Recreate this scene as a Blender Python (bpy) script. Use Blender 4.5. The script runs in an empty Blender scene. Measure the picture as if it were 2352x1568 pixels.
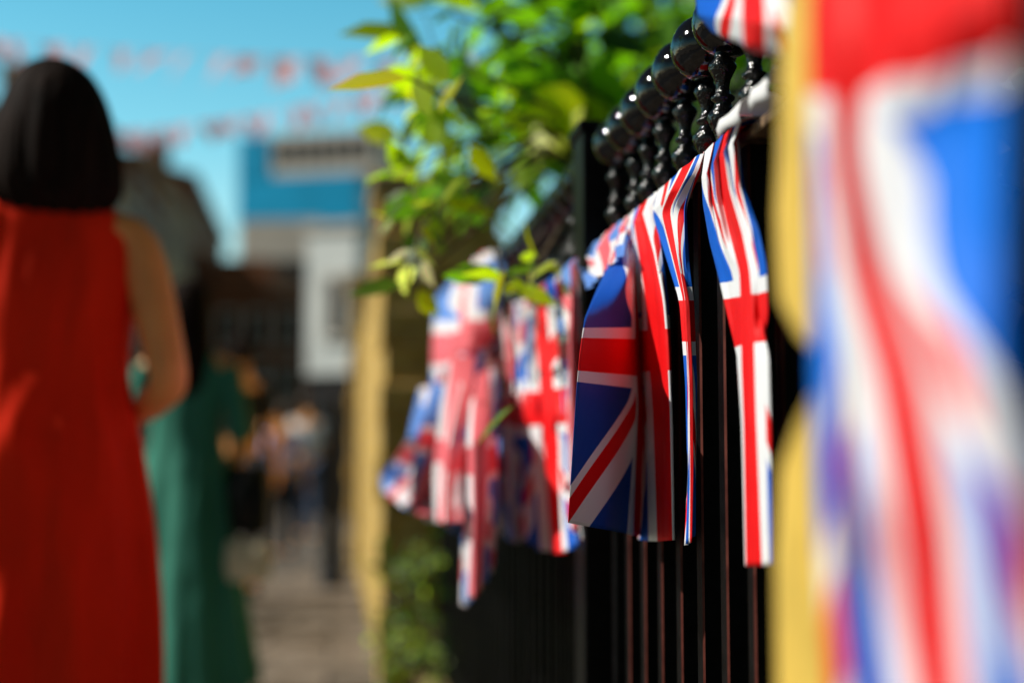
import bpy, math, random
import numpy as np
from mathutils import Vector, Matrix
random.seed(7); rng = np.random.default_rng(7)
col = bpy.context.scene.collection
R = math.radians
# ------------------------------------------------------------------ camera
FP = 3267.0
YAW, PITCH = R(7.23), math.atan(285/FP)
CAM = Vector((0, 0, .88))
Fv = Vector((math.sin(YAW)*math.cos(PITCH), math.cos(YAW)*math.cos(PITCH), math.sin(PITCH)))
Rv = Vector((math.cos(YAW), -math.sin(YAW), 0))
Uv = Rv.cross(Fv)
def ray(px, py): return Fv + Rv*((px-1176)/FP) - Uv*((py-784)/FP)
def atx(px, py, x):
    d = ray(px, py); return CAM + d*(x/d.x)
def atd(px, py, d): return CAM + ray(px, py)*d
def spot(px, d, z=0):
    p = atd(px, 1069, d); return Vector((p.x, p.y, z))
cd = bpy.data.cameras.new('camera'); cam = bpy.data.objects.new('camera', cd); col.objects.link(cam)
m = Matrix(((Rv.x, Uv.x, -Fv.x, CAM.x), (Rv.y, Uv.y, -Fv.y, CAM.y), (Rv.z, Uv.z, -Fv.z, CAM.z), (0, 0, 0, 1)))
cam.matrix_world = m
cd.lens = 50; cd.sensor_width = 36; cd.clip_start = .05; cd.clip_end = 3000
cd.dof.use_dof = True; cd.dof.focus_distance = 1.54; cd.dof.aperture_fstop = 1.6
bpy.context.scene.camera = cam
bpy.context.scene.view_settings.view_transform = 'Standard'
# ------------------------------------------------------------------ light
S = Vector((-.74, .0, .67)).normalized()
sl = bpy.data.lights.new('sun', 'SUN'); sl.energy = 5.0; sl.angle = R(.5); sl.color = (1, .96, .88)
so = bpy.data.objects.new('sun', sl); col.objects.link(so)
so.rotation_euler = S.to_track_quat('Z', 'Y').to_euler()
w = bpy.data.worlds.new('World'); bpy.context.scene.world = w; w.use_nodes = True
nt = w.node_tree; bg = nt.nodes['Background']
sk = nt.nodes.new('ShaderNodeTexSky'); sk.sky_type = 'NISHITA'; sk.sun_disc = False
sk.sun_elevation = math.asin(S.z); sk.sun_rotation = math.atan2(S.x, S.y)
sk.air_density = 1.0; sk.dust_density = .3; sk.ozone_density = 1.0
tcw = nt.nodes.new('ShaderNodeTexCoord'); sx = nt.nodes.new('ShaderNodeSeparateXYZ'); nt.links.new(tcw.outputs['Generated'], sx.inputs[0])
rw = nt.nodes.new('ShaderNodeValToRGB'); nt.links.new(sx.outputs[2], rw.inputs[0])
e = rw.color_ramp.elements; e[0].position = 0; e[0].color = (1.3,1.2,.98,1); e[1].position = .75; e[1].color = (.09,.10,.10,1)
q = e.new(.13); q.color = (1.15,1.36,1.1,1); q = e.new(.22); q.color = (.72,1.32,1.13,1); q = e.new(.32); q.color = (.48,1.22,1.10,1); q = e.new(.45); q.color = (.16,.22,.22,1)
ry_ = nt.nodes.new('ShaderNodeMapRange'); ry_.interpolation_type = 'SMOOTHSTEP'; nt.links.new(sx.outputs[1], ry_.inputs[0])
for i_, v_ in ((1, -.15), (2, .45), (3, .28), (4, 1.0)): ry_.inputs[i_].default_value = v_
mx = nt.nodes.new('ShaderNodeMix'); mx.data_type = 'RGBA'; mx.blend_type = 'MULTIPLY'; mx.inputs[0].default_value = 1
nt.links.new(sk.outputs[0], mx.inputs[6]); nt.links.new(rw.outputs[0], mx.inputs[7])
vm = nt.nodes.new('ShaderNodeVectorMath'); vm.operation = 'SCALE'; nt.links.new(mx.outputs[2], vm.inputs[0]); nt.links.new(ry_.outputs[0], vm.inputs['Scale'])
nt.links.new(vm.outputs[0], bg.inputs[0]); bg.inputs[1].default_value = .15
# ------------------------------------------------------------------ materials
def newmat(name):
    mt = bpy.data.materials.new(name); mt.use_nodes = True
    return mt, mt.node_tree, mt.node_tree.nodes['Principled BSDF']
def mat(name, c, rough=.7, var=.25, scale=6, bump=0, metal=0, coat=0, translucent=0, c2=None, spec=.3, stretch=None, bd=.004):
    mt, t, p = newmat(name)
    tc = t.nodes.new('ShaderNodeTexCoord'); src = tc.outputs['Object']
    if stretch:
        mp = t.nodes.new('ShaderNodeMapping'); mp.inputs['Scale'].default_value = stretch; t.links.new(src, mp.inputs[0]); src = mp.outputs[0]
    n = t.nodes.new('ShaderNodeTexNoise'); n.inputs['Scale'].default_value = scale; n.inputs['Detail'].default_value = 5
    t.links.new(src, n.inputs['Vector'])
    r = t.nodes.new('ShaderNodeValToRGB'); r.color_ramp.elements[0].position = .35; r.color_ramp.elements[1].position = .68
    a = [max(0, v*(1-var)) for v in c]; b = [min(1, v*(1+var)) for v in (c2 or c)]
    r.color_ramp.elements[0].color = (*a, 1); r.color_ramp.elements[1].color = (*b, 1)
    t.links.new(n.outputs[0], r.inputs[0]); t.links.new(r.outputs[0], p.inputs['Base Color'])
    p.inputs['Roughness'].default_value = rough; p.inputs['Metallic'].default_value = metal
    p.inputs['Coat Weight'].default_value = coat; p.inputs['Coat Roughness'].default_value = .06
    p.inputs['Specular IOR Level'].default_value = spec
    if bump:
        bn = t.nodes.new('ShaderNodeBump'); bn.inputs['Strength'].default_value = bump; bn.inputs['Distance'].default_value = bd
        n2 = t.nodes.new('ShaderNodeTexNoise'); n2.inputs['Scale'].default_value = scale*(1 if stretch else 5); t.links.new(src, n2.inputs['Vector'])
        t.links.new(n2.outputs[0], bn.inputs['Height']); t.links.new(bn.outputs[0], p.inputs['Normal'])
    if translucent:
        tr = t.nodes.new('ShaderNodeBsdfTranslucent'); t.links.new(r.outputs[0], tr.inputs[0])
        ms = t.nodes.new('ShaderNodeMixShader'); ms.inputs[0].default_value = translucent
        t.links.new(p.outputs[0], ms.inputs[1]); t.links.new(tr.outputs[0], ms.inputs[2])
        t.links.new(ms.outputs[0], t.nodes['Material Output'].inputs[0])
    return mt
def brick_mat(name, c1, c2, mortar, bw=.225, bh=.075, ms=.01, bump=.6, stain=.8):
    mt, t, p = newmat(name)
    uv = t.nodes.new('ShaderNodeUVMap'); uv.uv_map = 'UVMap'
    b = t.nodes.new('ShaderNodeTexBrick'); b.inputs['Scale'].default_value = 1
    b.inputs['Brick Width'].default_value = bw; b.inputs['Row Height'].default_value = bh; b.inputs['Mortar Size'].default_value = ms
    b.inputs['Color1'].default_value = (*c1, 1); b.inputs['Color2'].default_value = (*c2, 1); b.inputs['Mortar'].default_value = (*mortar, 1)
    t.links.new(uv.outputs[0], b.inputs['Vector'])
    n = t.nodes.new('ShaderNodeTexNoise'); n.inputs['Scale'].default_value = 9; n.inputs['Detail'].default_value = 6
    t.links.new(uv.outputs[0], n.inputs['Vector'])
    mx = t.nodes.new('ShaderNodeMix'); mx.data_type = 'RGBA'; mx.blend_type = 'MULTIPLY'; mx.inputs[0].default_value = stain
    r = t.nodes.new('ShaderNodeValToRGB'); r.color_ramp.elements[0].position = .3; r.color_ramp.elements[1].position = .6
    r.color_ramp.elements[0].color = (.35, .30, .22, 1); r.color_ramp.elements[1].color = (1, 1, 1, 1)
    t.links.new(n.outputs[0], r.inputs[0]); t.links.new(b.outputs['Color'], mx.inputs[6]); t.links.new(r.outputs[0], mx.inputs[7])
    t.links.new(mx.outputs[2], p.inputs['Base Color']); p.inputs['Roughness'].default_value = .9; p.inputs['Specular IOR Level'].default_value = .12
    bn = t.nodes.new('ShaderNodeBump'); bn.inputs['Strength'].default_value = bump; bn.inputs['Distance'].default_value = .02; bn.invert = True
    t.links.new(b.outputs['Fac'], bn.inputs['Height']); t.links.new(bn.outputs[0], p.inputs['Normal'])
    return mt
def leaf_mat(name, trans=.45, rough=.38):
    mt, t, p = newmat(name)
    a = t.nodes.new('ShaderNodeAttribute'); a.attribute_name = 'tint'
    p.inputs['Roughness'].default_value = rough
    t.links.new(a.outputs['Color'], p.inputs['Base Color'])
    tr = t.nodes.new('ShaderNodeBsdfTranslucent')
    g = t.nodes.new('ShaderNodeMix'); g.data_type = 'RGBA'; g.blend_type = 'MULTIPLY'; g.inputs[0].default_value = 1
    t.links.new(a.outputs['Color'], g.inputs[6]); g.inputs[7].default_value = (1.9, 2.0, .4, 1)
    t.links.new(g.outputs[2], tr.inputs[0])
    ms = t.nodes.new('ShaderNodeMixShader'); ms.inputs[0].default_value = trans
    t.links.new(p.outputs[0], ms.inputs[1]); t.links.new(tr.outputs[0], ms.inputs[2]); t.links.new(ms.outputs[0], t.nodes['Material Output'].inputs[0])
    return mt
def union_mat(name='union_flag_cloth', RED=(.84,.004,.006,1), WH=(.86,.86,.88,1), BL=(.002,.115,.62,1), trans=.12):
    mt, t, p = newmat(name)
    uv = t.nodes.new('ShaderNodeUVMap'); uv.uv_map = 'UVMap'
    sp = t.nodes.new('ShaderNodeSeparateXYZ'); t.links.new(uv.outputs[0], sp.inputs[0])
    def M(op, a, b=None, c=None):
        n = t.nodes.new('ShaderNodeMath'); n.operation = op
        for i, v in enumerate((a, b, c)):
            if v is None: continue
            if isinstance(v, (int, float)): n.inputs[i].default_value = v
            else: t.links.new(v, n.inputs[i])
        return n.outputs[0]
    x = M('MULTIPLY', M('SUBTRACT', sp.outputs[1], .5), 60)
    y = M('MULTIPLY', M('SUBTRACT', sp.outputs[0], .5), 30)
    ax, ay = M('ABSOLUTE', x), M('ABSOLUTE', y)
    redc = M('MAXIMUM', M('LESS_THAN', ax, 3), M('LESS_THAN', ay, 3))
    whc = M('MAXIMUM', M('LESS_THAN', ax, 5), M('LESS_THAN', ay, 5))
    y2 = M('MULTIPLY', y, 2)
    dA = M('DIVIDE', M('SUBTRACT', x, y2), 2.236); dB = M('DIVIDE', M('ADD', x, y2), 2.236)
    whs = M('MAXIMUM', M('LESS_THAN', M('ABSOLUTE', dA), 3), M('LESS_THAN', M('ABSOLUTE', dB), 3))
    s = M('SIGN', x)
    a1, b1 = M('MULTIPLY', dA, s), M('MULTIPLY', dB, s)
    rA = M('MULTIPLY', M('GREATER_THAN', a1, -2), M('LESS_THAN', a1, 0))
    rB = M('MULTIPLY', M('GREATER_THAN', b1, 0), M('LESS_THAN', b1, 2))
    sxy = M('MULTIPLY', x, y)
    reds = M('MAXIMUM', M('MULTIPLY', rA, M('GREATER_THAN', sxy, 0)), M('MULTIPLY', rB, M('LESS_THAN', sxy, 0)))
    def mixc(f, A, B):
        n = t.nodes.new('ShaderNodeMix'); n.data_type = 'RGBA'; t.links.new(f, n.inputs[0])
        for i, v in ((6, A), (7, B)):
            if isinstance(v, tuple): n.inputs[i].default_value = v
            else: t.links.new(v, n.inputs[i])
        return n.outputs[2]
    c = mixc(whs, BL, WH); c = mixc(reds, c, RED); c = mixc(whc, c, WH); c = mixc(redc, c, RED)
    t.links.new(c, p.inputs['Base Color']); p.inputs['Roughness'].default_value = .55; p.inputs['Specular IOR Level'].default_value = .2
    wv = t.nodes.new('ShaderNodeTexChecker'); wv.inputs['Scale'].default_value = 420
    mp = t.nodes.new('ShaderNodeMapping'); mp.inputs['Scale'].default_value = (.6, 1, 1)
    t.links.new(uv.outputs[0], mp.inputs[0]); t.links.new(mp.outputs[0], wv.inputs['Vector'])
    n2 = t.nodes.new('ShaderNodeTexNoise'); n2.inputs['Scale'].default_value = 9; t.links.new(uv.outputs[0], n2.inputs['Vector'])
    h = M('ADD', M('MULTIPLY', wv.outputs['Fac'], .03), n2.outputs[0])
    bn = t.nodes.new('ShaderNodeBump'); bn.inputs['Strength'].default_value = .4; bn.inputs['Distance'].default_value = .007
    t.links.new(h, bn.inputs['Height']); t.links.new(bn.outputs[0], p.inputs['Normal'])
    tr = t.nodes.new('ShaderNodeBsdfTranslucent'); t.links.new(c, tr.inputs[0])
    ms = t.nodes.new('ShaderNodeMixShader'); ms.inputs[0].default_value = trans
    t.links.new(p.outputs[0], ms.inputs[1]); t.links.new(tr.outputs[0], ms.inputs[2]); t.links.new(ms.outputs[0], t.nodes['Material Output'].inputs[0])
    return mt
UNION = union_mat()
SHADEF = union_mat('shaded_flag_cloth', (.84,.004,.006,1), (.86,.86,.88,1), (.003,.07,.42,1), .05)  # same cloth with a darker blue: shade put into the colour
NEARF = union_mat('near_flag_cloth', (.86,.006,.006,1), (.88,.88,.90,1), (.004,.19,.82,1), .15)
PALEF = union_mat('pale_flag_cloth', (.94,.20,.24,1), (.96,.92,.94,1), (.18,.37,.84,1), .32)  # lighter red, white and blue for the flags farther along
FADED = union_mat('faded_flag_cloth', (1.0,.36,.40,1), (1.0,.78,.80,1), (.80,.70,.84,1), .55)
IRON = mat('black_gloss_paint', (.003, .003, .0035), .07, .5, 30, bump=.10, coat=0, spec=.6)
IRONS = mat('black_spindle_paint', (.003, .003, .003), .15, .5, 45, bump=.5, spec=.5)
IRONB = mat('black_bar_paint', (.003, .0028, .003), .45, .6, 60, spec=.10, bump=.15)
REDEDGE = mat('red_brown_edge', (.15, .026, .016), .6, .6, 40, c2=(.08, .02, .014), spec=.15)  # red-brown colour for one corner of the nearer bars
WORN = mat('worn_rail_paint', (.012, .010, .009), .3, .6, 30, bump=.5, c2=(.18, .12, .07))
TAPE = mat('white_tape', (.86, .85, .85), .6, .03, 20, translucent=.2)
YEL = mat('yellow_cloth', (.84, .58, .11), .7, .15, 12, translucent=.25)
LEAF = leaf_mat('leaf', .58, .40); LEAFD = leaf_mat('shade_hedge_leaf', .05, .7)
BARK = mat('bark', (.09, .06, .035), .9, .4, 25, bump=.5)
BRICK = brick_mat('stock_brick', (.72, .47, .12), (.50, .31, .08), (.60, .44, .20), stain=.6)
BROWN = brick_mat('brown_brick', (.42, .13, .055), (.27, .085, .042), (.36, .24, .15), .5, .16, .02, .2)
GREYB = brick_mat('tan_brick', (.74, .48, .26), (.60, .38, .20), (.60, .44, .28), .5, .16, .02, .2)
STONE = mat('stone_coping', (.40, .30, .13), .9, .3, 7, bump=.5)
PAVE = brick_mat('paving_slabs', (.23, .19, .155), (.15, .13, .11), (.06, .05, .045), .6, .45, .012, .3)
ASPH = mat('asphalt', (.05, .05, .052), .9, .3, 3, bump=.4)
EARTH = mat('earth', (.07, .06, .04), .95, .4, 2)
KERB = mat('kerb_stone', (.3, .28, .25), .85, .2, 4)
WHITE = mat('white_render', (.74, .78, .76), .8, .12, 1)
BLUE = mat('blue_cladding', (.003, .38, .70), .45, .10, .4)
PALE = mat('pale_panel', (.66, .60, .52), .7, .1, .5)
SLATE = mat('slate_roof', (.24, .16, .10), .8, .3, 2)
GLASS = mat('window_glass', (.02, .022, .025), .12, .3, 1)
DARK = mat('dark_shopfront', (.012, .010, .010), .6, .3, 1)
FRAME = mat('white_frame', (.6, .56, .5), .6, .05, 3)
SKIN = mat('skin', (.88, .38, .12), .5, .08, 10)
HAIRD = mat('dark_hair', (.012, .006, .004), .75, .5, 60, bump=.8, spec=.08, stretch=(1,1,.06), bd=.01)
HAIRB = mat('brown_hair', (.06, .03, .015), .5, .4, 50)
REDD = mat('red_dress_cloth', (.90, .028, .004), .75, .10, 7, bump=1.0, stretch=(1,1,.28), bd=.08, spec=.12, translucent=.08)
GREEND = mat('green_dress_cloth', (.05, .23, .165), .75, .15, 7, bump=.8, stretch=(1,1,.25), bd=.05, spec=.15)
LAV = mat('lavender_cloth', (.50, .50, .85), .8, .1, 5)
WHC = mat('white_shirt_cloth', (.85, .85, .85), .8, .08, 5)
NAVY = mat('dark_cloth', (.010, .009, .012), .8, .3, 5)
DENIM = mat('denim_cloth', (.03, .05, .10), .8, .2, 5)
LEATH = mat('black_leather', (.006, .006, .006), .5, .4, 20)
CREAM = mat('cream_canvas', (.88, .74, .55), .8, .1, 10)
# ------------------------------------------------------------------ helpers
def link(name, me, mats, parent=None):
    o = bpy.data.objects.new(name, me); col.objects.link(o)
    for mm in (mats if isinstance(mats, (list, tuple)) else [mats]): me.materials.append(mm)
    if parent is not None: o.parent = parent
    return o
def tag(o, label=None, cat=None, group=None, kind=None):
    if label: o['label'] = label
    if cat: o['category'] = cat
    if group: o['group'] = group
    if kind: o['kind'] = kind
    return o
def thing(name, label, cat, loc=(0, 0, 0), rz=0, group=None):
    o = bpy.data.objects.new(name, None); col.objects.link(o); o.location = loc; o.rotation_euler = (0, 0, rz)
    o.empty_display_size = .1
    return tag(o, label, cat, group)
class MB:
    def __init__(s): s.v = []; s.f = []; s.mi = []
    def box(s, x0, x1, y0, y1, z0, z1, mi=0):
        n = len(s.v)
        s.v += [(x0,y0,z0),(x1,y0,z0),(x1,y1,z0),(x0,y1,z0),(x0,y0,z1),(x1,y0,z1),(x1,y1,z1),(x0,y1,z1)]
        s.f += [tuple(n+i for i in q) for q in ((0,3,2,1),(4,5,6,7),(0,1,5,4),(1,2,6,5),(2,3,7,6),(3,0,4,7))]; s.mi += [mi]*6
        return s
    def poly(s, pts, mi=0):
        n = len(s.v); s.v += [tuple(p) for p in pts]; s.f.append(tuple(range(n, n+len(pts)))); s.mi.append(mi); return s
    def tube(s, pts, rad, seg=8):
        pts = [Vector(p) for p in pts]; n0 = len(s.v); k = len(pts)
        rr = rad if isinstance(rad, (list, tuple)) else [rad]*k
        for i, p in enumerate(pts):
            d = (pts[min(i+1, k-1)]-pts[max(i-1, 0)]).normalized()
            a = d.orthogonal().normalized() if i == 0 else (a - d*a.dot(d)).normalized()
            b = d.cross(a)
            for j in range(seg):
                th = 2*math.pi*j/seg; s.v.append(tuple(p+(a*math.cos(th)+b*math.sin(th))*rr[i]))
        for i in range(k-1):
            for j in range(seg):
                j2 = (j+1) % seg
                s.f.append((n0+i*seg+j, n0+i*seg+j2, n0+(i+1)*seg+j2, n0+(i+1)*seg+j)); s.mi.append(0)
        s.f.append(tuple(n0+j for j in reversed(range(seg)))); s.f.append(tuple(n0+(k-1)*seg+j for j in range(seg))); s.mi += [0, 0]
        return s
    def loft(s, rings, seg=28, cap=True):
        n0 = len(s.v)
        for r in rings:
            z, cx, cy, rx, ry = r[:5]; amp = r[5] if len(r) > 5 else 0; k = r[6] if len(r) > 6 else 9
            for j in range(seg):
                th = 2*math.pi*j/seg; q = 1+amp*(math.sin(k*th+1.3*math.sin(2*th))+.6*math.sin((k*1.6//1)*th+2))
                s.v.append((cx+rx*q*math.cos(th), cy+ry*q*math.sin(th), z))
        for i in range(len(rings)-1):
            for j in range(seg):
                j2 = (j+1) % seg
                s.f.append((n0+i*seg+j, n0+i*seg+j2, n0+(i+1)*seg+j2, n0+(i+1)*seg+j)); s.mi.append(0)
        if cap:
            s.f.append(tuple(n0+j for j in range(seg))); s.f.append(tuple(n0+(len(rings)-1)*seg+j for j in range(seg))); s.mi += [0, 0]
        return s
    def mesh(s, name, smooth=False, uv=True):
        me = bpy.data.meshes.new(name); me.from_pydata(s.v, [], s.f); me.update()
        me.polygons.foreach_set('material_index', s.mi)
        if smooth: me.polygons.foreach_set('use_smooth', [True]*len(me.polygons))
        if uv:
            u = me.uv_layers.new(name='UVMap')
            for p in me.polygons:
                n = p.normal; ax = max(range(3), key=lambda i: abs(n[i]))
                for li in p.loop_indices:
                    c = me.vertices[me.loops[li].vertex_index].co
                    u.data[li].uv = (c.y, c.z) if ax == 0 else ((c.x, c.z) if ax == 1 else (c.x, c.y))
        return me
    def build(s, name, mats, parent=None, smooth=False, bevel=0, subsurf=0):
        o = link(name, s.mesh(name, smooth), mats, parent)
        if bevel:
            b = o.modifiers.new('bevel', 'BEVEL'); b.width = bevel; b.segments = 2; b.limit_method = 'ANGLE'
        if subsurf:
            b = o.modifiers.new('sub', 'SUBSURF'); b.levels = subsurf; b.render_levels = subsurf
        return o
# ------------------------------------------------------------------ setting
g = MB(); g.poly([(-900,-300,-.124),(900,-300,-.124),(900,2500,-.124),(-900,2500,-.124)]); tag(g.build('ground', EARTH), kind='structure')
g = MB(); g.poly([(-4.2,-20,-.12),(-1.75,-20,-.12),(-1.75,140,-.12),(-4.2,140,-.12)]); tag(g.build('road', ASPH), kind='structure')
g = MB(); g.box(-1.6,.33,-20,130,-.12,0); tag(g.build('pavement', PAVE), kind='structure')
g = MB(); g.box(-9,-4.35,-20,130,-.118,0); tag(g.build('far_pavement', PAVE), kind='structure')
g = MB()
for i in range(90): g.box(-1.75,-1.603,-5+i*.92,-5+i*.92+.91,-.119,.003)
tag(g.build('kerb', KERB, bevel=.01), kind='structure')
g = MB(); g.box(.52,6,-3,30,-.12,.02); tag(g.build('garden_soil', EARTH), kind='structure')
# ------------------------------------------------------------------ iron railing
FX = .417
rl = thing('iron_railing', 'black iron railing with round ball finials running along the pavement', 'railing', (FX, 0, 0))
MB().box(-.085,.10,.3,5.58,0,.12).build('plinth', STONE, rl, bevel=.008)
MB().box(-.019,.019,.3,5.58,1.196,1.207).build('top_rail', WORN, rl, bevel=.002)
MB().box(-.019,.019,.3,5.58,.20,.212).build('bottom_rail', IRONB, rl, bevel=.002)
def lathe(prof, seg=28):
    return MB().loft([(z, 0, 0, r, r) for z, r in prof], seg)
def bar_mesh(red_edge):
    bar = MB(); a, c = .0125, .0022
    pts = [(-a+c,-a),(a-c,-a),(a,-a+c),(a,a-c),(a-c,a),(-a+c,a),(-a,a-c),(-a,-a+c)]
    for i in range(8):
        p, q = pts[i], pts[(i+1) % 8]
        bar.poly([(p[0],p[1],.1),(q[0],q[1],.1),(q[0],q[1],1.21),(p[0],p[1],1.21)], 1 if (i == 7 and red_edge) else 0)
    me = bar.mesh('baluster'); me.materials.append(IRONB); me.materials.append(REDEDGE); return me
bar_me, bar_plain = bar_mesh(True), bar_mesh(False)
prof = [(1.205,.013),(1.208,.016),(1.213,.016),(1.217,.010),(1.222,.0075),(1.230,.0095),(1.240,.0145),(1.247,.0175),(1.252,.0165),(1.259,.010),
        (1.264,.0085),(1.267,.0125),(1.270,.0130),(1.273,.0085),(1.280,.0070),(1.288,.0085),(1.296,.0125),(1.302,.0155),(1.306,.0145),(1.312,.0085),(1.318,.0080),(1.325,.0095)]
spin_me = lathe(prof, 12).mesh('spindle', True); spin_me.materials.append(IRONS)
br = .0385; bz = 1.353
ball = [(bz+br*math.sin(t), max(.0008, br*math.cos(t))) for t in np.linspace(-1.28, math.pi/2, 20)]
ball_me = lathe(ball, 40).mesh('ball', True); ball_me.materials.append(IRON)
by = [1.352+.097*i for i in range(-7, 43)]
for y in by:
    if abs(y-2.128) < .05: continue
    b = bpy.data.objects.new('baluster', bar_me if y < 2.0 else bar_plain); col.objects.link(b); b.parent = rl; b.location = (0, y, 0)
    b.rotation_euler = (0, 0, R(random.uniform(-2, 2)))
    s = bpy.data.objects.new('spindle', spin_me); col.objects.link(s); s.parent = b; s.rotation_euler = (R(random.uniform(-.3,.3)), R(random.uniform(-.3,.3)), random.random()*6)
    k = bpy.data.objects.new('ball', ball_me); col.objects.link(k); k.parent = b
po = MB().box(-.045,.045,2.083,2.173,.1,1.385).box(-.051,.051,2.077,2.179,1.385,1.40).build('square_post', IRONB, rl, bevel=.003)
# ------------------------------------------------------------------ flags
def flag(name, label, rows, X0=FX-.030, mt=UNION, over=True, amp=.004, k=5, ph=0, nu=64, nv=72, passes=3, cat='flag', group=None, ampt=None):
    rows = sorted(rows, key=lambda r: -r[0])
    U = np.linspace(0, 1, nu); G = []; V = []
    for v, cols in rows:
        us = [c[0] for c in cols]; P = [atx(c[1], c[2], X0-(c[3] if len(c) > 3 else 0)) for c in cols]
        G.append(np.stack([np.interp(U, us, [p[i] for p in P]) for i in range(3)], 1)); V.append(v)
    V = np.array(V); G = np.array(G)
    vs = np.linspace(V[0], V[-1], nv)
    g3 = np.empty((nv, nu, 3))
    for j in range(nu):
        for i in range(3): g3[:, j, i] = np.interp(-vs, -V, G[:, j, i])
    for _ in range(passes):
        g3[1:-1] = (g3[:-2]+2*g3[1:-1]+g3[2:])/4; g3[:, 1:-1] = (g3[:, :-2]+2*g3[:, 1:-1]+g3[:, 2:])/4
    tt = np.linspace(0, 1, nv)[:, None]
    am = amp*(1-.45*tt) if ampt is None else amp+(ampt-amp)*np.clip(1-tt*2.2, 0, 1)
    rip = am*(np.sin(2*np.pi*k*U[None]+ph+1.5*tt)+.5*np.sin(2*np.pi*(k*1.7)*U[None]+ph*2-2*tt))
    g3[:, :, 0] -= rip
    if amp > .009:
        g3[:, :, 1] += amp*.9*np.sin(2*np.pi*k*U[None]+ph+1.2+2*tt); g3[:, :, 2] += amp*.6*np.sin(7*U[None]+9*tt+ph)*tt
    if over:
        top = g3[0].copy(); extra = []
        for q, (dx, dz) in enumerate(((.004, .004), (.016, .0075), (.034, .0075), (.052, .003), (.058, -.02), (.06, -.06))):
            e = top.copy(); e[:, 0] = (X0+dx) + (top[:, 0]-X0)*.3; e[:, 2] = np.maximum(top[:, 2], 1.208)+dz if q < 4 else 1.208+dz; extra.insert(0, e)
        g3 = np.concatenate([np.array(extra), g3]); vs = np.concatenate([np.linspace(vs[0]+.11, vs[0]+.01, 6), vs])
    nv2 = g3.shape[0]
    me = bpy.data.meshes.new(name)
    faces = [(i*nu+j, i*nu+j+1, (i+1)*nu+j+1, (i+1)*nu+j) for i in range(nv2-1) for j in range(nu-1)]
    me.from_pydata([tuple(p) for p in g3.reshape(-1, 3)], [], faces); me.update()
    uvl = me.uv_layers.new(name='UVMap'); idx = np.empty(len(me.loops), dtype=np.int32); me.loops.foreach_get('vertex_index', idx)
    uvs = np.stack([U[idx % nu], vs[idx//nu]], 1); uvl.data.foreach_set('uv', uvs.ravel().astype(np.float32))
    me.polygons.foreach_set('use_smooth', [True]*len(me.polygons))
    o = link(name, me, mt)
    s = o.modifiers.new('thick', 'SOLIDIFY'); s.thickness = .0005; s.offset = 0
    return tag(o, label, cat, group)
GR = 'union flags hung along the railing'
flag('union_flag', 'sharply focused union flag hanging straight down from the top rail in front of black bars', [
    (.89, [(0,1612,408),(.1,1622,400,.007),(.2,1630,390,.001),(.32,1641,375,.008),(.45,1650,360,.001),(.58,1662,350,.008),(.72,1672,345,.001),(.86,1682,330,.008),(1,1694,316)]),
    (.80, [(0,1615,470),(.1,1626,464,.007),(.2,1633,458,.001),(.33,1646,450,.008),(.45,1657,446,.001),(.6,1678,440,.007),(.75,1688,436,.001),(.88,1698,433,.006),(1,1708,430)]),
    (.70, [(0,1630,555),(.15,1646,552,.005),(.25,1655,550),(.333,1666,547,.005),(.4,1676,545),(.6,1706,537,.005),(.667,1720,535),(.8,1730,533,.005),(1,1742,525)]),
    (.60, [(0,1650,632),(.333,1688,625),(.4,1697,625,.006),(.6,1722,620,.004),(.667,1740,620),(1,1760,612)]),
    (.5, [(0,1676,745),(.333,1696,740),(.4,1701,738,.008),(.6,1731,732,.006),(.667,1742,730),(1,1765,725)]),
    (.42, [(0,1698,830,-.006),(.33,1694,828,.002),(.4,1702,825,.010),(.6,1732,820,.008),(.69,1766,818,.004),(.78,1769,818,-.002),(1,1750,818,-.009)]),
    (.3, [(0,1716,970,-.008),(.34,1703,970,.004),(.4,1707,970,.012),(.6,1736,968,.010),(.70,1771,966,.004),(.76,1774,966,-.002),(1,1755,966,-.010)]),
    (0, [(0,1730,1298,-.008),(.36,1710,1300,.004),(.4,1713,1300,.012),(.6,1749,1299,.011),(.70,1776,1298,.005),(.74,1784,1296,0),(1,1770,1290,-.010)])],
    amp=.0006, ampt=.0010, k=4, passes=1, nu=96, group=GR)
flag('union_flag', 'union flag twisted edge-on into a thin sliver left of the sharpest flag', [
    (.9, [(0,1508,478),(.3,1535,452,.01),(.6,1572,415,.012),(1,1612,388)]),
    (.8, [(0,1508,500),(.5,1530,485,.014),(1,1580,470)]),
    (.65, [(0,1540,600),(.5,1556,600,.012),(1,1582,595)]),
    (.55, [(0,1568,690),(.5,1576,690,.010),(1,1592,690)]),
    (.35, [(0,1580,880),(.5,1585,880,.010),(1,1602,880)]),
    (.15, [(0,1583,1090),(.5,1588,1090,.010),(1,1600,1090)]),
    (0, [(0,1574,1252,.012),(.5,1586,1245,.010),(1,1600,1215)])], amp=.003, k=3, ph=1, group=GR)
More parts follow.
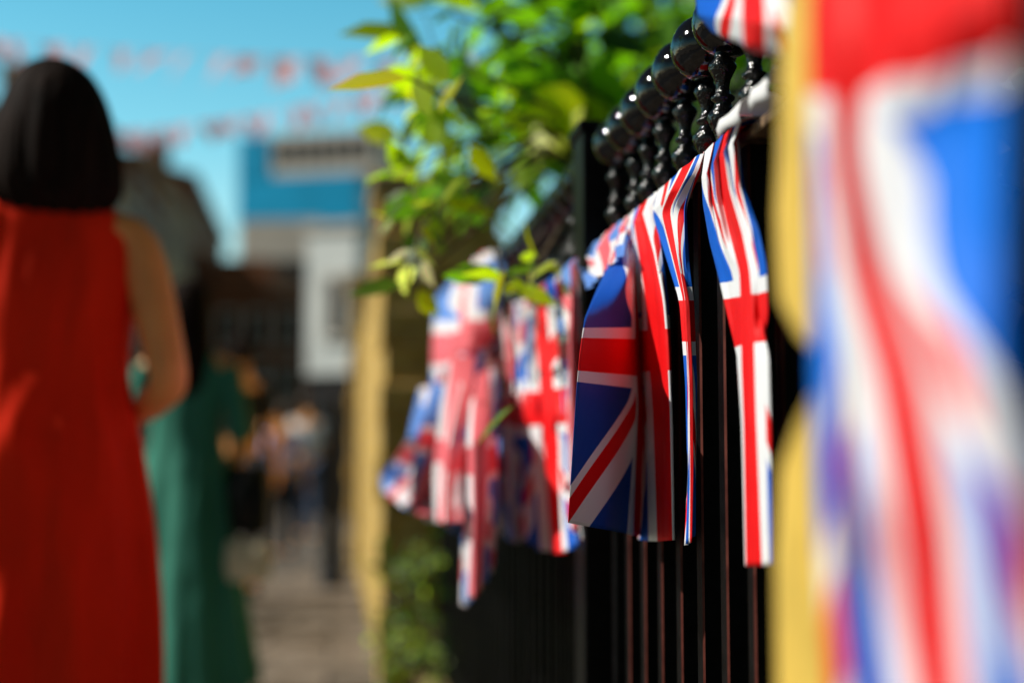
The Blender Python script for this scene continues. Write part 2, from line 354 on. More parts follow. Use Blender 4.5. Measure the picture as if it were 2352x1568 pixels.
flag('union_flag', 'union flag with red cross bar down its right edge, beside the dark blue shaded flag', [
    (.88, [(0,1438,545),(.3,1452,520,.006),(.5,1470,500),(.7,1488,480,.006),(1,1508,470)]),
    (.75, [(0,1437,600),(.333,1462,590),(.4,1472,590,.006),(.6,1505,580,.006),(1,1525,575)]),
    (.62, [(0,1446,700),(.333,1476,695),(.4,1486,695,.006),(.6,1526,690,.006),(1,1532,690,-.004)]),
    (.5, [(0,1456,806),(.333,1478,805),(.4,1490,804,.006),(.6,1535,802,.006),(1,1538,800,-.006)]),
    (.35, [(0,1462,950),(.28,1474,950,-.002),(.333,1490,950),(.4,1500,950,.006),(.6,1541,948,.006),(1,1538,946,-.006)]),
    (0, [(0,1466,1238),(.28,1484,1242,-.002),(.333,1494,1242,.004),(.4,1508,1243,.008),(.6,1546,1240,.008),(1,1540,1236,-.006)])], amp=.0016, ampt=.003, k=5, ph=2, group=GR)
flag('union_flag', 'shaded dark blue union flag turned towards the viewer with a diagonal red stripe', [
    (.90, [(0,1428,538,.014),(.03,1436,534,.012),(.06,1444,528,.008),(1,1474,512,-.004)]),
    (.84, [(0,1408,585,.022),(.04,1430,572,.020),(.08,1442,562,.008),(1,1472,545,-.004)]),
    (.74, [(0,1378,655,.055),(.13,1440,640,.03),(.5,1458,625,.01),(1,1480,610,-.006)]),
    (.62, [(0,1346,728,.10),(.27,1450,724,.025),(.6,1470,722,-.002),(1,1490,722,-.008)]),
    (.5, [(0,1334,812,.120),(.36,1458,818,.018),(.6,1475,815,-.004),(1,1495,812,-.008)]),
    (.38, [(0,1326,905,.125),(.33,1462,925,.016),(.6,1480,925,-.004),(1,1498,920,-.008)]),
    (0, [(0,1306,1200,.130),(.2,1390,1216,.08),(.38,1455,1228,.016),(.6,1475,1230,-.004),(1,1500,1228,-.008)])], amp=.0012, ampt=.0015, k=2, ph=.5, passes=1, over=False, mt=SHADEF, group=GR)
flag('union_flag', 'slightly blurred union flag with its upright red cross fully visible behind small green leaves', [
    (.88, [(0,1215,690),(.35,1238,672,.012),(.6,1262,655),(.8,1280,650,.012),(1,1305,632)]),
    (.7, [(0,1200,780,.01),(.2,1208,775),(.333,1222,775),(.4,1230,775,.012),(.6,1262,770,.01),(.7,1280,768),(1,1310,760,.01)]),
    (.5, [(0,1190,945,.02),(.4,1238,942,.02),(.6,1280,938,.02),(1,1328,930,.01)]),
    (.3, [(0,1185,1080,.02),(.4,1250,1085,.02),(.6,1286,1085,.02),(1,1330,1080,.01)]),
    (0, [(0,1205,1235,.03),(.3,1240,1262,.03),(.5,1285,1272,.03),(.7,1310,1262,.02),(1,1346,1240,.01)])], amp=.0088, k=6, ph=1, nu=110, group=GR)
flag('union_flag', 'folded pinkish union flag left of the upright red cross flag, streaked by many creases', [
    (.88, [(0,1145,738),(.5,1185,700,.02),(1,1232,690)]),
    (.5, [(0,1142,950,.02),(.3,1165,950,.035),(.6,1190,950,.01),(1,1225,950,.01)]),
    (0, [(0,1155,1215,.02),(.3,1180,1235,.045),(.6,1205,1240,.01),(1,1242,1230,.01)])], amp=.0125, k=9, ph=0, nu=180, group=GR, mt=PALEF)
flag('union_flag', 'narrow bunched union flag between the shaded blue flag and the upright cross flag', [
    (.88, [(0,1292,632),(.5,1318,610,.02),(1,1348,588)]),
    (.6, [(0,1292,760,.01),(.5,1318,755,.03),(1,1342,750)]),
    (.3, [(0,1302,930,.01),(.5,1322,930,.02),(1,1340,930)]),
    (.02, [(0,1306,1215,.01),(.5,1324,1222,.02),(1,1346,1210)])], amp=.008, k=4, ph=1, group=GR, mt=PALEF)
flag('union_flag', 'short bunch of union flag cloth looped along the rail above the shaded flag', [
    (.9, [(0,1336,604),(.5,1390,560,.012),(1,1442,516)]),
    (.7, [(0,1345,645,.02),(.5,1390,602,.03),(1,1440,562,.02)]),
    (.6, [(0,1350,665,.03),(.5,1390,622,.04),(1,1438,578,.03)])], amp=.005, k=6, nu=100, group=GR, mt=PALEF)
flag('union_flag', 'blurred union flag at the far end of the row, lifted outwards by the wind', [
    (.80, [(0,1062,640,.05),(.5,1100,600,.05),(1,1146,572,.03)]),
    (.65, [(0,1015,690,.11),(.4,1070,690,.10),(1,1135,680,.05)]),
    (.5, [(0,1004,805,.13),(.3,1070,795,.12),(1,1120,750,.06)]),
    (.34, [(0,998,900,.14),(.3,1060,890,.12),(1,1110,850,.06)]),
    (.12, [(0,975,960,.16),(.5,1020,970,.14),(1,1080,940,.07)])], X0=FX-.03, over=False, amp=.017, k=5, nu=150, group=GR, mt=PALEF)
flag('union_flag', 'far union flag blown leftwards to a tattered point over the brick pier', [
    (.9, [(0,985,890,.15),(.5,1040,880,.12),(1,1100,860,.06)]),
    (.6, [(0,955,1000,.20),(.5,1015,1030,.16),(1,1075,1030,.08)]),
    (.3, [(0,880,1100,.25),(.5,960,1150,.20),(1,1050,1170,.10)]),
    (.18, [(0,882,1124,.25),(.5,975,1180,.20),(1,1050,1222,.10)])], X0=FX-.03, over=False, amp=.015, k=13, nu=260, group=GR, mt=PALEF)
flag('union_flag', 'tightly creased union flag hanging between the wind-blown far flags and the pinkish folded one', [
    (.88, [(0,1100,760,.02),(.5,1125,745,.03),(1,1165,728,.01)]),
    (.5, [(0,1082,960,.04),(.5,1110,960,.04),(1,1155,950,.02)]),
    (.1, [(0,1075,1190,.05),(.5,1105,1200,.04),(1,1155,1195,.02)])], X0=FX-.035, over=False, amp=.012, k=9, ph=2.5, nu=200, group=GR, mt=PALEF)
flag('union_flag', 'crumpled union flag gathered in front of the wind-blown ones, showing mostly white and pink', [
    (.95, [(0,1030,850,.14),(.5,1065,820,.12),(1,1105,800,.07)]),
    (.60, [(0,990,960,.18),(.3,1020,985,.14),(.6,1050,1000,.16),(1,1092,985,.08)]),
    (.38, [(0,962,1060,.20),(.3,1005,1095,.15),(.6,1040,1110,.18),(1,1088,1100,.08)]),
    (.16, [(0,948,1160,.20),(.3,1000,1190,.16),(.6,1040,1215,.19),(1,1090,1195,.08)])], X0=FX-.035, over=False, amp=.017, k=8, ph=.7, nu=240, passes=2, group=GR, mt=PALEF)
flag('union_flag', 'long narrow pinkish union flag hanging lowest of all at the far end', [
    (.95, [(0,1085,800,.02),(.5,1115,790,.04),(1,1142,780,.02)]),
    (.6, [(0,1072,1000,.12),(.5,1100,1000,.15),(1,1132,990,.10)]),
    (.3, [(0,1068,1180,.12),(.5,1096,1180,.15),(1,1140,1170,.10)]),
    (.0, [(0,1064,1385,.12),(.5,1088,1378,.15),(1,1130,1290,.10)])], X0=FX-.035, over=False, amp=.0095, k=8, ph=2, nu=150, group=GR, mt=PALEF)
flag('union_flag', 'striped union flag swag draped over the ball finials at the top of the photo', [
    (.46, [(0,1625,-120,.0),(.5,1730,-140,.02),(1,1870,-120,.03)]),
    (.37, [(0,1600,-30,.05),(.5,1740,-20,.08),(1,1865,0,.075)]),
    (.28, [(0,1606,35,.06),(.5,1740,50,.09),(1,1862,75,.08)]),
    (.19, [(0,1640,75,.055),(.5,1735,108,.08),(1,1860,138,.07)]),
    (.14, [(0,1655,84,.035),(.5,1738,122,.055),(1,1862,155,.045)])], X0=.395, over=False, amp=.003, k=2, ph=.3)
flag('union_flag', 'large out of focus union flag close to the camera along the right edge', [
    (.75, [(0,1870,-520,.0),(.4,1900,-520,.01),(.6,1990,-520),(1,2360,-540)]),
    (.62, [(0,1880,-220,.0),(.4,1895,-220,.01),(.6,1990,-220),(1,2350,-230)]),
    (.5, [(0,1878,80,.0),(.36,1886,80,.01),(.42,1900,80,.014),(.6,2000,70,.01),(.8,2200,40,.014),(1,2345,0)]),
    (.4, [(0,1885,350),(.36,1905,360,.01),(.42,1915,360,.014),(.6,1965,350,.01),(.70,2060,310,.012),(.85,2200,265,.0),(1,2340,240)]),
    (.33, [(0,1890,620),(.34,1920,620,.01),(.42,1950,620,.014),(.6,2025,620,.0),(.667,2070,610,.012),(.77,2130,590,.012),(1,2336,560)]),
    (.26, [(0,1890,860),(.15,1935,860,.012),(.3,1965,860,.0),(.4,2010,860,.012),(.6,2110,860,.0),(.7,2190,850,.012),(.86,2275,840,.012),(1,2334,830)]),
    (.14, [(0,1895,1220),(.1,1925,1220,.014),(.2,1965,1220,.0),(.3,1995,1220,.014),(.4,2060,1220,.0),(.5,2100,1220,.014),(.6,2180,1220,.0),(.7,2290,1220,.014),(1,2420,1210)]),
    (-.0, [(0,1925,1700),(.12,1985,1700,.014),(.24,2030,1700,.0),(.36,2090,1700,.014),(.48,2150,1700,0),(.6,2240,1700,.014),(.8,2330,1700,0),(1,2460,1700,.014)])],
    X0=.235, mt=NEARF, over=False, amp=.0035, ampt=.001, k=6, ph=1, nu=100)
flag('yellow_pennant', 'blurred upper yellow cloth strip hanging between the railings and nearest flag', [
    (1, [(0,1824,-120),(.5,1870,-120,.012),(1,1915,-120)]), (.8, [(0,1798,150),(.3,1830,150,.006),(.6,1860,150,0),(1,1905,150,.006)]),
    (.4, [(0,1784,500),(.3,1825,500,.006),(.6,1860,500,0),(1,1905,500,.006)]), (.15, [(0,1792,690),(.5,1850,705,.006),(1,1905,710)]), (0, [(0,1842,780),(.5,1867,798,.01),(1,1900,792)])],
    X0=.255, mt=YEL, over=False, amp=.002, k=2, cat='pennant')
flag('yellow_pennant', 'blurred lower yellow cloth strip beside the nearest flag at the bottom', [
    (1, [(0,1884,892),(.5,1894,888,.006),(1,1910,892)]), (.85, [(0,1838,970),(.5,1872,970,.006),(1,1910,970)]),
    (.7, [(0,1798,1070),(.5,1855,1070,.006),(1,1910,1070)]), (.4, [(0,1784,1280),(.3,1825,1280,.006),(.6,1860,1280,0),(1,1905,1280,.006)]), (0, [(0,1790,1660),(.5,1848,1660,.006),(1,1908,1660)])],
    X0=.255, mt=YEL, over=False, amp=.002, k=2, cat='pennant')
def tape(px0, px1, up, label):
    y0 = atx(px0, 260, FX-.02).y; y1 = atx(px1, 260, FX-.02).y
    pr = [(-.040,1.202),(-.041,1.2105),(-.038,1.214+up*.5),(-.026,1.2145+up),(-.008,1.2145+up*1.05),(.012,1.212+up*.6),(.030,1.200),(.032,1.18)]
    b = MB(); n = 8
    for i in range(n+1):
        t = i/n; y = y0+(y1-y0)*t
        for q, (x, z) in enumerate(pr): b.v.append((FX+x-.002*math.sin(t*3), y+.004*math.sin(q), z+.002*math.sin(t*5+q)))
    k = len(pr)
    for i in range(n):
        for q in range(k-1): b.f.append((i*k+q, (i+1)*k+q, (i+1)*k+q+1, i*k+q+1)); b.mi.append(0)
    o = b.build('bunting_tape', TAPE, smooth=True); s = o.modifiers.new('t', 'SOLIDIFY'); s.thickness = .0008
    tag(o, label, 'tape')
tape(1694, 1748, .012, 'white bunting tape folded over the rail just above the sharpest flag')
tape(1772, 1818, .016, 'white bunting tape standing up on the rail nearest the yellow cloth')
# ------------------------------------------------------------------ foliage
class Leaves:
    def __init__(s): s.v = []; s.f = []; s.c = []
    def leaf(s, p, d, n, L, W, c, curl=.15):
        d = d.normalized(); n = (n-d*n.dot(d)).normalized(); b = d.cross(n); k = len(s.v)
        def q(t, side, lift): return tuple(p+d*(L*t)+b*(W*side)+n*(L*(lift-curl*t*t)))
        s.v += [q(0,0,0), q(.28,-.42,.05), q(.28,0,0), q(.28,.42,.05), q(.62,-.40,.05), q(.62,0,0), q(.62,.40,.05), q(1,0,0)]
        s.f += [(k,k+2,k+1),(k,k+3,k+2),(k+1,k+2,k+5,k+4),(k+2,k+3,k+6,k+5),(k+4,k+5,k+7),(k+5,k+6,k+7)]
        s.c += [(*c, 1)]*8
    def build(s, name, mt, parent):
        me = bpy.data.meshes.new(name); me.from_pydata(s.v, [], s.f); me.update()
        a = me.color_attributes.new('tint', 'FLOAT_COLOR', 'POINT'); a.data.foreach_set('color', np.array(s.c, dtype=np.float32).ravel())
        me.polygons.foreach_set('use_smooth', [True]*len(me.polygons))
        return link(name, me, mt, parent)
def rv(): return Vector(rng.normal(size=3)).normalized()
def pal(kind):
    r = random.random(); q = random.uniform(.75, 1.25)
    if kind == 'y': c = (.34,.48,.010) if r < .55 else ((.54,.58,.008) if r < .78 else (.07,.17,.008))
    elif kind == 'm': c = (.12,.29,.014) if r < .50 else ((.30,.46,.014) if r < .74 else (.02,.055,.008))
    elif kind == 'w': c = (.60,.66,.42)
    elif kind == 'd': c = (.006,.012,.004)  # near-black hedge leaves: the garden's shade is put into the colour
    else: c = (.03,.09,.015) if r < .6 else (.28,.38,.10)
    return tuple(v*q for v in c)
def clump(Lv, ctr, rad, n, kind, L=.07, droop=.3):
    for _ in range(n):
        o = rv()*rad*(random.random()**.5); d = (o.normalized()+rv()*.8+Vector((-.1,0,-droop)))
        nn = Vector((-.6, -.2, .7))+rv()*.6
        l = L*random.uniform(.6, 1.25); Lv.leaf(ctr+o, d, nn, l, l*random.uniform(.42,.58), pal(kind), random.uniform(0,.3))
sh = thing('leafy_shrub', 'bright yellow-green leafy shrub spilling over the railing beside the brick pier', 'shrub', (0, 0, 0))
Lv = Leaves(); bt = MB()
base = Vector((.80, 3.7, 0)); fork = Vector((.78, 3.6, 1.50))
bt.tube([base, base+Vector((.02,-.02,.7)), fork], [.035,.028,.022])
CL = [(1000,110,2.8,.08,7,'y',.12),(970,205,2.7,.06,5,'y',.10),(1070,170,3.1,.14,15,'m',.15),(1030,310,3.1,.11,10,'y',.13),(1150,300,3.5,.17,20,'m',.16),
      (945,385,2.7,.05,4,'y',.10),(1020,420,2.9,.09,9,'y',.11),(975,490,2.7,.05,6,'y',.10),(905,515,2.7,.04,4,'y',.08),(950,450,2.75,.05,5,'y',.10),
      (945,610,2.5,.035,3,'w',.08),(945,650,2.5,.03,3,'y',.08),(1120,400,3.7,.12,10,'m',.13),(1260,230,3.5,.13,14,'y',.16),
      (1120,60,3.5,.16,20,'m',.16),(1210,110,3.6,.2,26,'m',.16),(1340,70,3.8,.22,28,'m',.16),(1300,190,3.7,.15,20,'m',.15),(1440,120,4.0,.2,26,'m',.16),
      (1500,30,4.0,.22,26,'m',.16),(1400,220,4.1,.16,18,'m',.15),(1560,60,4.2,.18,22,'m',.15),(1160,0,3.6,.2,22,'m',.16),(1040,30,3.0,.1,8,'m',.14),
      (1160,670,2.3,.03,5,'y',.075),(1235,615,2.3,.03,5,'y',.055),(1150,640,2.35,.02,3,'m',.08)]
for px, py, d, r_, n, kd, L in CL:
    c = atd(px, py, d); clump(Lv, c, r_, n, kd, L)
    mid = fork.lerp(c, .5)+Vector((0, 0, .12+random.uniform(-.05,.08)))
    bt.tube([fork, fork.lerp(mid, .5)+Vector((0,0,.04)), mid, mid.lerp(c, .6)+rv()*.02, c], [.012,.009,.006,.004,.002], 6)
    for _ in range(3): bt.tube([c, c+rv()*r_*.8], [.002,.001], 5)
def L1(px, py, d, px2, py2, wd, kind, tilt=Vector((-.6,-.4,.6))):
    a = atd(px, py, d); b = atd(px2, py2, d+.02); l = (b-a).length; Lv.leaf(a, b-a, tilt, l, wd, pal(kind) if isinstance(kind, str) else kind, .05)
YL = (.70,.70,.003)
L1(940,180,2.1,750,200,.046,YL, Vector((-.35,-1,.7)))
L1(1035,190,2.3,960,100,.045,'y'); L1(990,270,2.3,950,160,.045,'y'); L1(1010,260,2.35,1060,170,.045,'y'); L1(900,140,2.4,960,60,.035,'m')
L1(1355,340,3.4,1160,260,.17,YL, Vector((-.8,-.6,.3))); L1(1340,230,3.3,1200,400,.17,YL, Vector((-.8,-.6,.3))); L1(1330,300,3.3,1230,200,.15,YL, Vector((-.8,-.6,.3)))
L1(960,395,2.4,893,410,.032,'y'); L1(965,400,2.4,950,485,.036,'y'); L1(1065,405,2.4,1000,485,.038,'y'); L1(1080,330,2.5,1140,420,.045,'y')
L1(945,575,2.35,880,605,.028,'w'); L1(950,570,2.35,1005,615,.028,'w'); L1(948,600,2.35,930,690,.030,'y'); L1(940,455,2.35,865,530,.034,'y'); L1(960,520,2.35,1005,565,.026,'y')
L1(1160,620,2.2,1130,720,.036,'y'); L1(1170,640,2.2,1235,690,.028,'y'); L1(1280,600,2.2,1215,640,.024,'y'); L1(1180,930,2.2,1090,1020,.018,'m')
bt.tube([atd(1130,560,2.7), atd(1150,620,2.35), atd(1180,800,2.2), atd(1185,935,2.2)], [.003,.0025,.002,.001], 5)
bt.tube([atd(1120,250,2.9), atd(1040,230,2.5), atd(935,178,2.1)], [.004,.003,.002], 5)
bt.tube([atd(1060,430,2.9), atd(970,520,2.5), atd(950,600,2.35)], [.004,.003,.002], 5)
bt.build('trunk', BARK, sh, smooth=True); Lv.build('foliage', LEAF, sh)
tr = thing('garden_tree', 'broad green garden tree rising behind the railing and shrub', 'tree', (0, 0, 0))
Lt = Leaves(); tb = MB(); tbase = Vector((1.9, 6.2, 0)); tf = Vector((1.7, 6.1, 1.6)); tb.tube([tbase, Vector((1.85,6.2,.8)), tf], [.11,.09,.075], 10)
for i in range(82):
    o = rv(); o = Vector((o.x*1.3, o.y*1.2, o.z*1.05))*(random.random()**.4); c = Vector((1.75, 6.0, 2.65))+o
    clump(Lt, c, .26, 42, 'm', .15)
    if i % 2 == 0: tb.tube([tf, tf.lerp(c, .5)+Vector((0,0,.1)), c], [.035,.018,.006], 6)
tb.build('trunk', BARK, tr, smooth=True); Lt.build('crown', LEAF, tr)
def shade_tree(label, base, ctr, rad, n, m_):  # unseen trees, crowns placed and sized to shade the woman and pavement
    t = thing('shade_tree', label, 'tree', base); L_ = Leaves(); b = MB(); c0 = Vector(ctr)-Vector(base)
    f = Vector((0, 0, c0.z-rad[2]*.8)); b.tube([(0,0,0), (.02,.01,f.z*.5), f], [.09,.075,.06], 10)
    for i in range(n):
        o = rv(); o = Vector((o.x*rad[0], o.y*rad[1], o.z*rad[2]))*(random.random()**.4); c = c0+o
        clump(L_, c, .24, m_, 'm', .12)
        if i % 2 == 0: b.tube([f, f.lerp(c, .5)+Vector((0,0,.08)), c], [.03,.015,.005], 6)
    b.build('trunk', BARK, t, smooth=True); L_.build('crown', LEAF, t)
shade_tree('small unseen tree added on the far pavement to dapple the woman in red', (-4.8, 3.1, 0), (-4.8, 3.1, 4.15), (.9, 1.0, .75), 16, 22)
shade_tree('second unseen tree added on the far pavement to shade the street', (-4.8, 8.6, 0), (-4.8, 8.6, 3.3), (1.1, 2.0, 1.0), 38, 22)
shade_tree('third unseen tree added before the terraced houses to shade the street', (-4.8, 14.0, 0), (-4.8, 14.0, 3.3), (1.1, 2.0, 1.0), 36, 22)
hd = thing('hedge', 'hedge with shade put into its near-black leaves, filling the garden behind the black railing', 'hedge', (0, 0, 0))
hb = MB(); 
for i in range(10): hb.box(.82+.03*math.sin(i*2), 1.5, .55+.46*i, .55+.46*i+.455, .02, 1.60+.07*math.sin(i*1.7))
hb.build('branches', mat('shade_hedge_core', (.003,.004,.002), .95, .5, 8, spec=.05), hd, bevel=.05)  # core coloured near-black to stand for shade behind the bars
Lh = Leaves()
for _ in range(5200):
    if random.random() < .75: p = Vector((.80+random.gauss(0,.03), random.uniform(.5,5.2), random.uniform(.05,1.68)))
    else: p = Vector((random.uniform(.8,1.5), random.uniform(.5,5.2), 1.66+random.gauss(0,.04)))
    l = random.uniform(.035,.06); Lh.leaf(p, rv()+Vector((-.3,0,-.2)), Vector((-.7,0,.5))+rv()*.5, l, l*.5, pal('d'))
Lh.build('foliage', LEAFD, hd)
iv = thing('low_bush', 'low bush of small pale-edged leaves at the foot of the brick pier', 'bush', (0, 0, 0))
Li = Leaves(); ib = MB()
for _ in range(30):
    c = Vector((random.uniform(.20,.60), random.uniform(4.9,5.45), random.uniform(.1,.60)))
    clump(Li, c, .09, 17, 'i', .045, 0); ib.tube([(.45,5.2,.0), (.42+random.uniform(-.1,.1),5.2,.3*c.z), c], [.008,.006,.002], 5)
ib.build('stems', BARK, iv); Li.build('foliage', LEAF, iv)
# ------------------------------------------------------------------ brick pier and wall
def pier(x0, x1, y0, y1, h, label):
    t = thing('brick_pier', label, 'pier', ((x0+x1)/2, y0, 0)); dx = (x1-x0)/2; b = MB(); z = 0; i = 0
    while z < h-.15:
        zz = min(z+.15, h-.14); o = .018 if i % 2 else 0; o += random.uniform(-.010,.010)
        b.box(-dx-o, dx+o, -o, y1-y0+o*.2, z, zz); z = zz+.0005; i += 1
    b.build('shaft', BRICK, t, bevel=.008)
    MB().box(-dx-.03, dx+.03, -.03, y1-y0+.01, h-.139, h-.08).build('corbel', BRICK, t, bevel=.006)
    MB().box(-dx-.055, dx+.055, -.055, y1-y0+.015, h-.079, h).build('coping', STONE, t, bevel=.015)
pier(.20, .66, 5.64, 6.1, 2.04, 'tall yellow brick pier where the black railing ends')
bw = thing('brick_wall', 'long yellow brick garden wall running on behind the pier', 'wall', (.225, 6.12, 0))
MB().box(0,.3,0,5.82,0,1.92).build('wall', BRICK, bw); MB().box(-.03,.33,0,5.82,1.92,1.99).build('coping', STONE, bw, bevel=.01)
pier(.17, .62, 12.02, 12.5, 2.5, 'farther yellow brick pier at the end of the garden wall')
bp = thing('bollard', 'slim black bollard standing on the pavement near the brick wall', 'bollard', spot(765, 10.5))
MB().loft([(z,0,0,r,r) for z, r in ((0,.10),(.12,.10),(.14,.075),(.3,.07),(1.1,.055),(1.13,.075),(1.17,.075),(1.19,.05),(1.24,.06),(1.3,.07),(1.36,.05),(1.39,.01))], 16).build('shaft', IRONB, bp, smooth=True)
# ------------------------------------------------------------------ buildings
def house(name, label, X, y0, y1, h, wm, floors, nw, depth=8, chim=(0.5,)):
    t = thing(name, label, 'building', (X, y0, 0)); Lh_ = y1-y0-.01
    MB().box(-depth, 0, 0, Lh_, -.12, h).build('wall', wm, t)
    rf = MB(); rh = 1.1
    rf.poly([(.15,0,h+.05),(.15,Lh_,h+.05),(-depth/2,Lh_,h+rh),(-depth/2,0,h+rh)]).poly([(-depth/2,0,h+rh),(-depth/2,Lh_,h+rh),(-depth-.15,Lh_,h+.05),(-depth-.15,0,h+.05)])
    rf.poly([(.15,0,h+.05),(-depth/2,0,h+rh),(-depth-.15,0,h+.05)]).poly([(.15,Lh_,h+.05),(-depth-.15,Lh_,h+.05),(-depth/2,Lh_,h+rh)]).box(-.2,.18,0,Lh_,h-.15,h+.045)
    r = rf.build('roof', SLATE, t)
    for c in chim:
        MB().box(-1.9,-1.1,Lh_*c,Lh_*c+1.1,h,h+1.5).box(-1.95,-1.05,Lh_*c-.05,Lh_*c+1.15,h+1.5,h+1.62).build('chimney', wm, r)
    fh = h/floors
    for f in range(floors):
        for k in range(nw):
            yc = Lh_*(k+.5)/nw; ww = .5; z0 = f*fh+fh*.32; z1 = z0+fh*.48
            if f == 0:
                if k == 0:
                    d = MB().box(.003,.06,yc-.5,yc+.5,0,2.1).build('door', DARK, t); MB().box(.06,.1,yc+.35,yc+.4,1,1.1).build('handle', FRAME, d); continue
                z0, z1, ww = .7, 2.5, Lh_/nw*.36
            fr = MB().box(.003,.07,yc-ww-.09,yc+ww+.09,z0-.09,z0).box(.003,.07,yc-ww-.09,yc+ww+.09,z1,z1+.09).box(.003,.07,yc-ww-.09,yc-ww,z0,z1).box(.003,.07,yc+ww,yc+ww+.09,z0,z1).box(.003,.05,yc-.03,yc+.03,z0,z1)
            fo = fr.build('window', FRAME, t); MB().box(.002,.03,yc-ww,yc+ww,z0,z1).build('pane', GLASS, fo)
    return t
house('terraced_house', 'tan terraced house with chimney behind the dark-haired woman', -5.0, 29, 36, 7.6, GREYB, 3, 3, chim=(.15,.8))
house('terraced_house', 'red-brown terraced house, second in the row and taller than the first', -5.0, 36, 43, 8.6, BROWN, 3, 3, chim=(.55,))
house('terraced_house', 'tan terraced house, third in the row beyond the red-brown one', -5.0, 43, 51, 9.6, GREYB, 3, 3, chim=(.55,))
house('terraced_house', 'tallest brown terraced house at the far end of the row', -5.0, 51, 66, 11.2, BROWN, 4, 4, chim=(.1,.7))
def front(o, x0, x1, z0, z1):
    f = MB().box(x0-.1,x1+.1,-.06,-.003,z0-.1,z0).box(x0-.1,x1+.1,-.06,-.003,z1,z1+.1).box(x0-.1,x0,-.06,-.003,z0,z1).box(x1,x1+.1,-.06,-.003,z0,z1).build('window', FRAME, o)
    MB().box(x0,x1,-.03,-.002,z0,z1).build('pane', GLASS, f)
bb = thing('brown_building', 'dark brown brick building closing the street below the blue block', 'building', (-2.4, 40, 0), R(-9))
MB().box(-1.9,1.8,0,10,-.12,5.6).box(-.9,.7,-.25,9,5.6,6.6).build('wall', BROWN, bb); MB().box(-1.95,1.85,.27,10.1,5.603,5.75).build('parapet', SLATE, bb)
MB().box(-1.7,-1.2,.5,1.1,5.753,6.9).build('chimney', BROWN, bb)
for z in (2.7, 4.2):
    for x in (-1.4,-.5,.35,1.2): front(bb, x-.2, x+.2, z, z+.9)
MB().box(-1.5,1.3,-.08,-.003,.1,2.3).build('shopfront', DARK, bb)
MB().box(.2,.8,-.42,-.30,2.3,3.3).build('sign_board', WHITE, bb)
wb = thing('white_building', 'narrow white rendered building just left of the sunlit brick wall', 'building', (-.02, 25.5, 0), R(-26))
MB().box(-.5,.50,0,4,2.5,5.1).build('wall', WHITE, wb); MB().box(-.5,.50,.03,4,-.12,2.495).build('shopfront', DARK, wb); MB().box(-.55,.55,-.06,4.05,5.103,5.22).build('parapet', PALE, wb)
front(wb, -.05, .2, 3.2, 4.2)
gb = thing('pale_building', 'pale panelled office building between the blue block and brown brick building', 'building', (-2.6, 74, 0), R(-12))
MB().box(-2.2,2.0,0,9,-.12,13.6).build('wall', PALE, gb)
for z in (10.2, 7.4): MB().box(-1.9,1.7,-.05,-.003,z,z+1.3).build('window_band', GLASS, gb)
bl = thing('blue_tower', 'distant bright blue clad block with pale rooftop storey', 'building', (-2.3, 92, 0), R(-20))
MB().box(-4.1,4.1,0,10,-.12,16.5).build('lower_wall', PALE, bl)
MB().box(-4.15,4.15,-.1,10,16.503,19.6).build('blue_band', BLUE, bl)
MB().box(-4.15,-2.0,-.15,8,19.603,22.3).build('blue_stair_tower', BLUE, bl)
MB().box(-1.9,5.2,-.05,8,19.603,22.4).build('rooftop_storey', PALE, bl)
for i in range(7): MB().box(-1.5+i*.95,-.85+i*.95,-.10,-.053,20.4,21.9).build('rooftop_window', GLASS, bl)
for zf in (13.9, 11.2, 8.5): MB().box(-3.7,3.7,-.05,-.003,zf,zf+1.3).build('window_band', GLASS, bl)
# ------------------------------------------------------------------ overhead bunting
def bunting(A, B, n, sag, w_, h_, label):
    t = thing('bunting_string', label, 'bunting', A)
    D = B-A; P = lambda s_: D*s_+Vector((0,0,-sag*4*s_*(1-s_)))
    MB().tube([P(i/40) for i in range(41)], .004, 5).build('cord', TAPE, t)
    for i in range(n):
        s_ = (i+.5+random.uniform(-.2,.2))/n; p = P(s_); dx = D.normalized(); me = bpy.data.meshes.new('flag'); vs = []; uv = []
        tw = random.uniform(.5,1.6); sw = random.uniform(-.5,.5); nu, nv = 7, 7; ws = random.uniform(.3, .9); hh = h_*random.uniform(.6, 1.05)
        for a in range(nv):
            for b in range(nu):
                u = b/(nu-1); v = a/(nv-1); off = dx*((u-.5)*w_*ws*(1-.1*v*abs(tw)))
                vs.append(tuple(p+off+Vector((sw*v*.3, math.sin(u*5+i)*.03*v-tw*(u-.5)*w_*(.3+v), -v*hh)))); uv.append((u, 1-v))
        me.from_pydata(vs, [], [(a*nu+b, a*nu+b+1, (a+1)*nu+b+1, (a+1)*nu+b) for a in range(nv-1) for b in range(nu-1)]); me.update()
        ul = me.uv_layers.new(name='UVMap')
        for lp in me.loops: ul.data[lp.index].uv = uv[lp.vertex_index]
        link('flag', me, FADED, t)
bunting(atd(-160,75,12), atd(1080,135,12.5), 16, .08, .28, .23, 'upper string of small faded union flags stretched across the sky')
bunting(atd(190,310,16), atd(1020,165,15), 24, .12, .22, .24, 'lower string of small pink-looking flags sloping up across the sky')
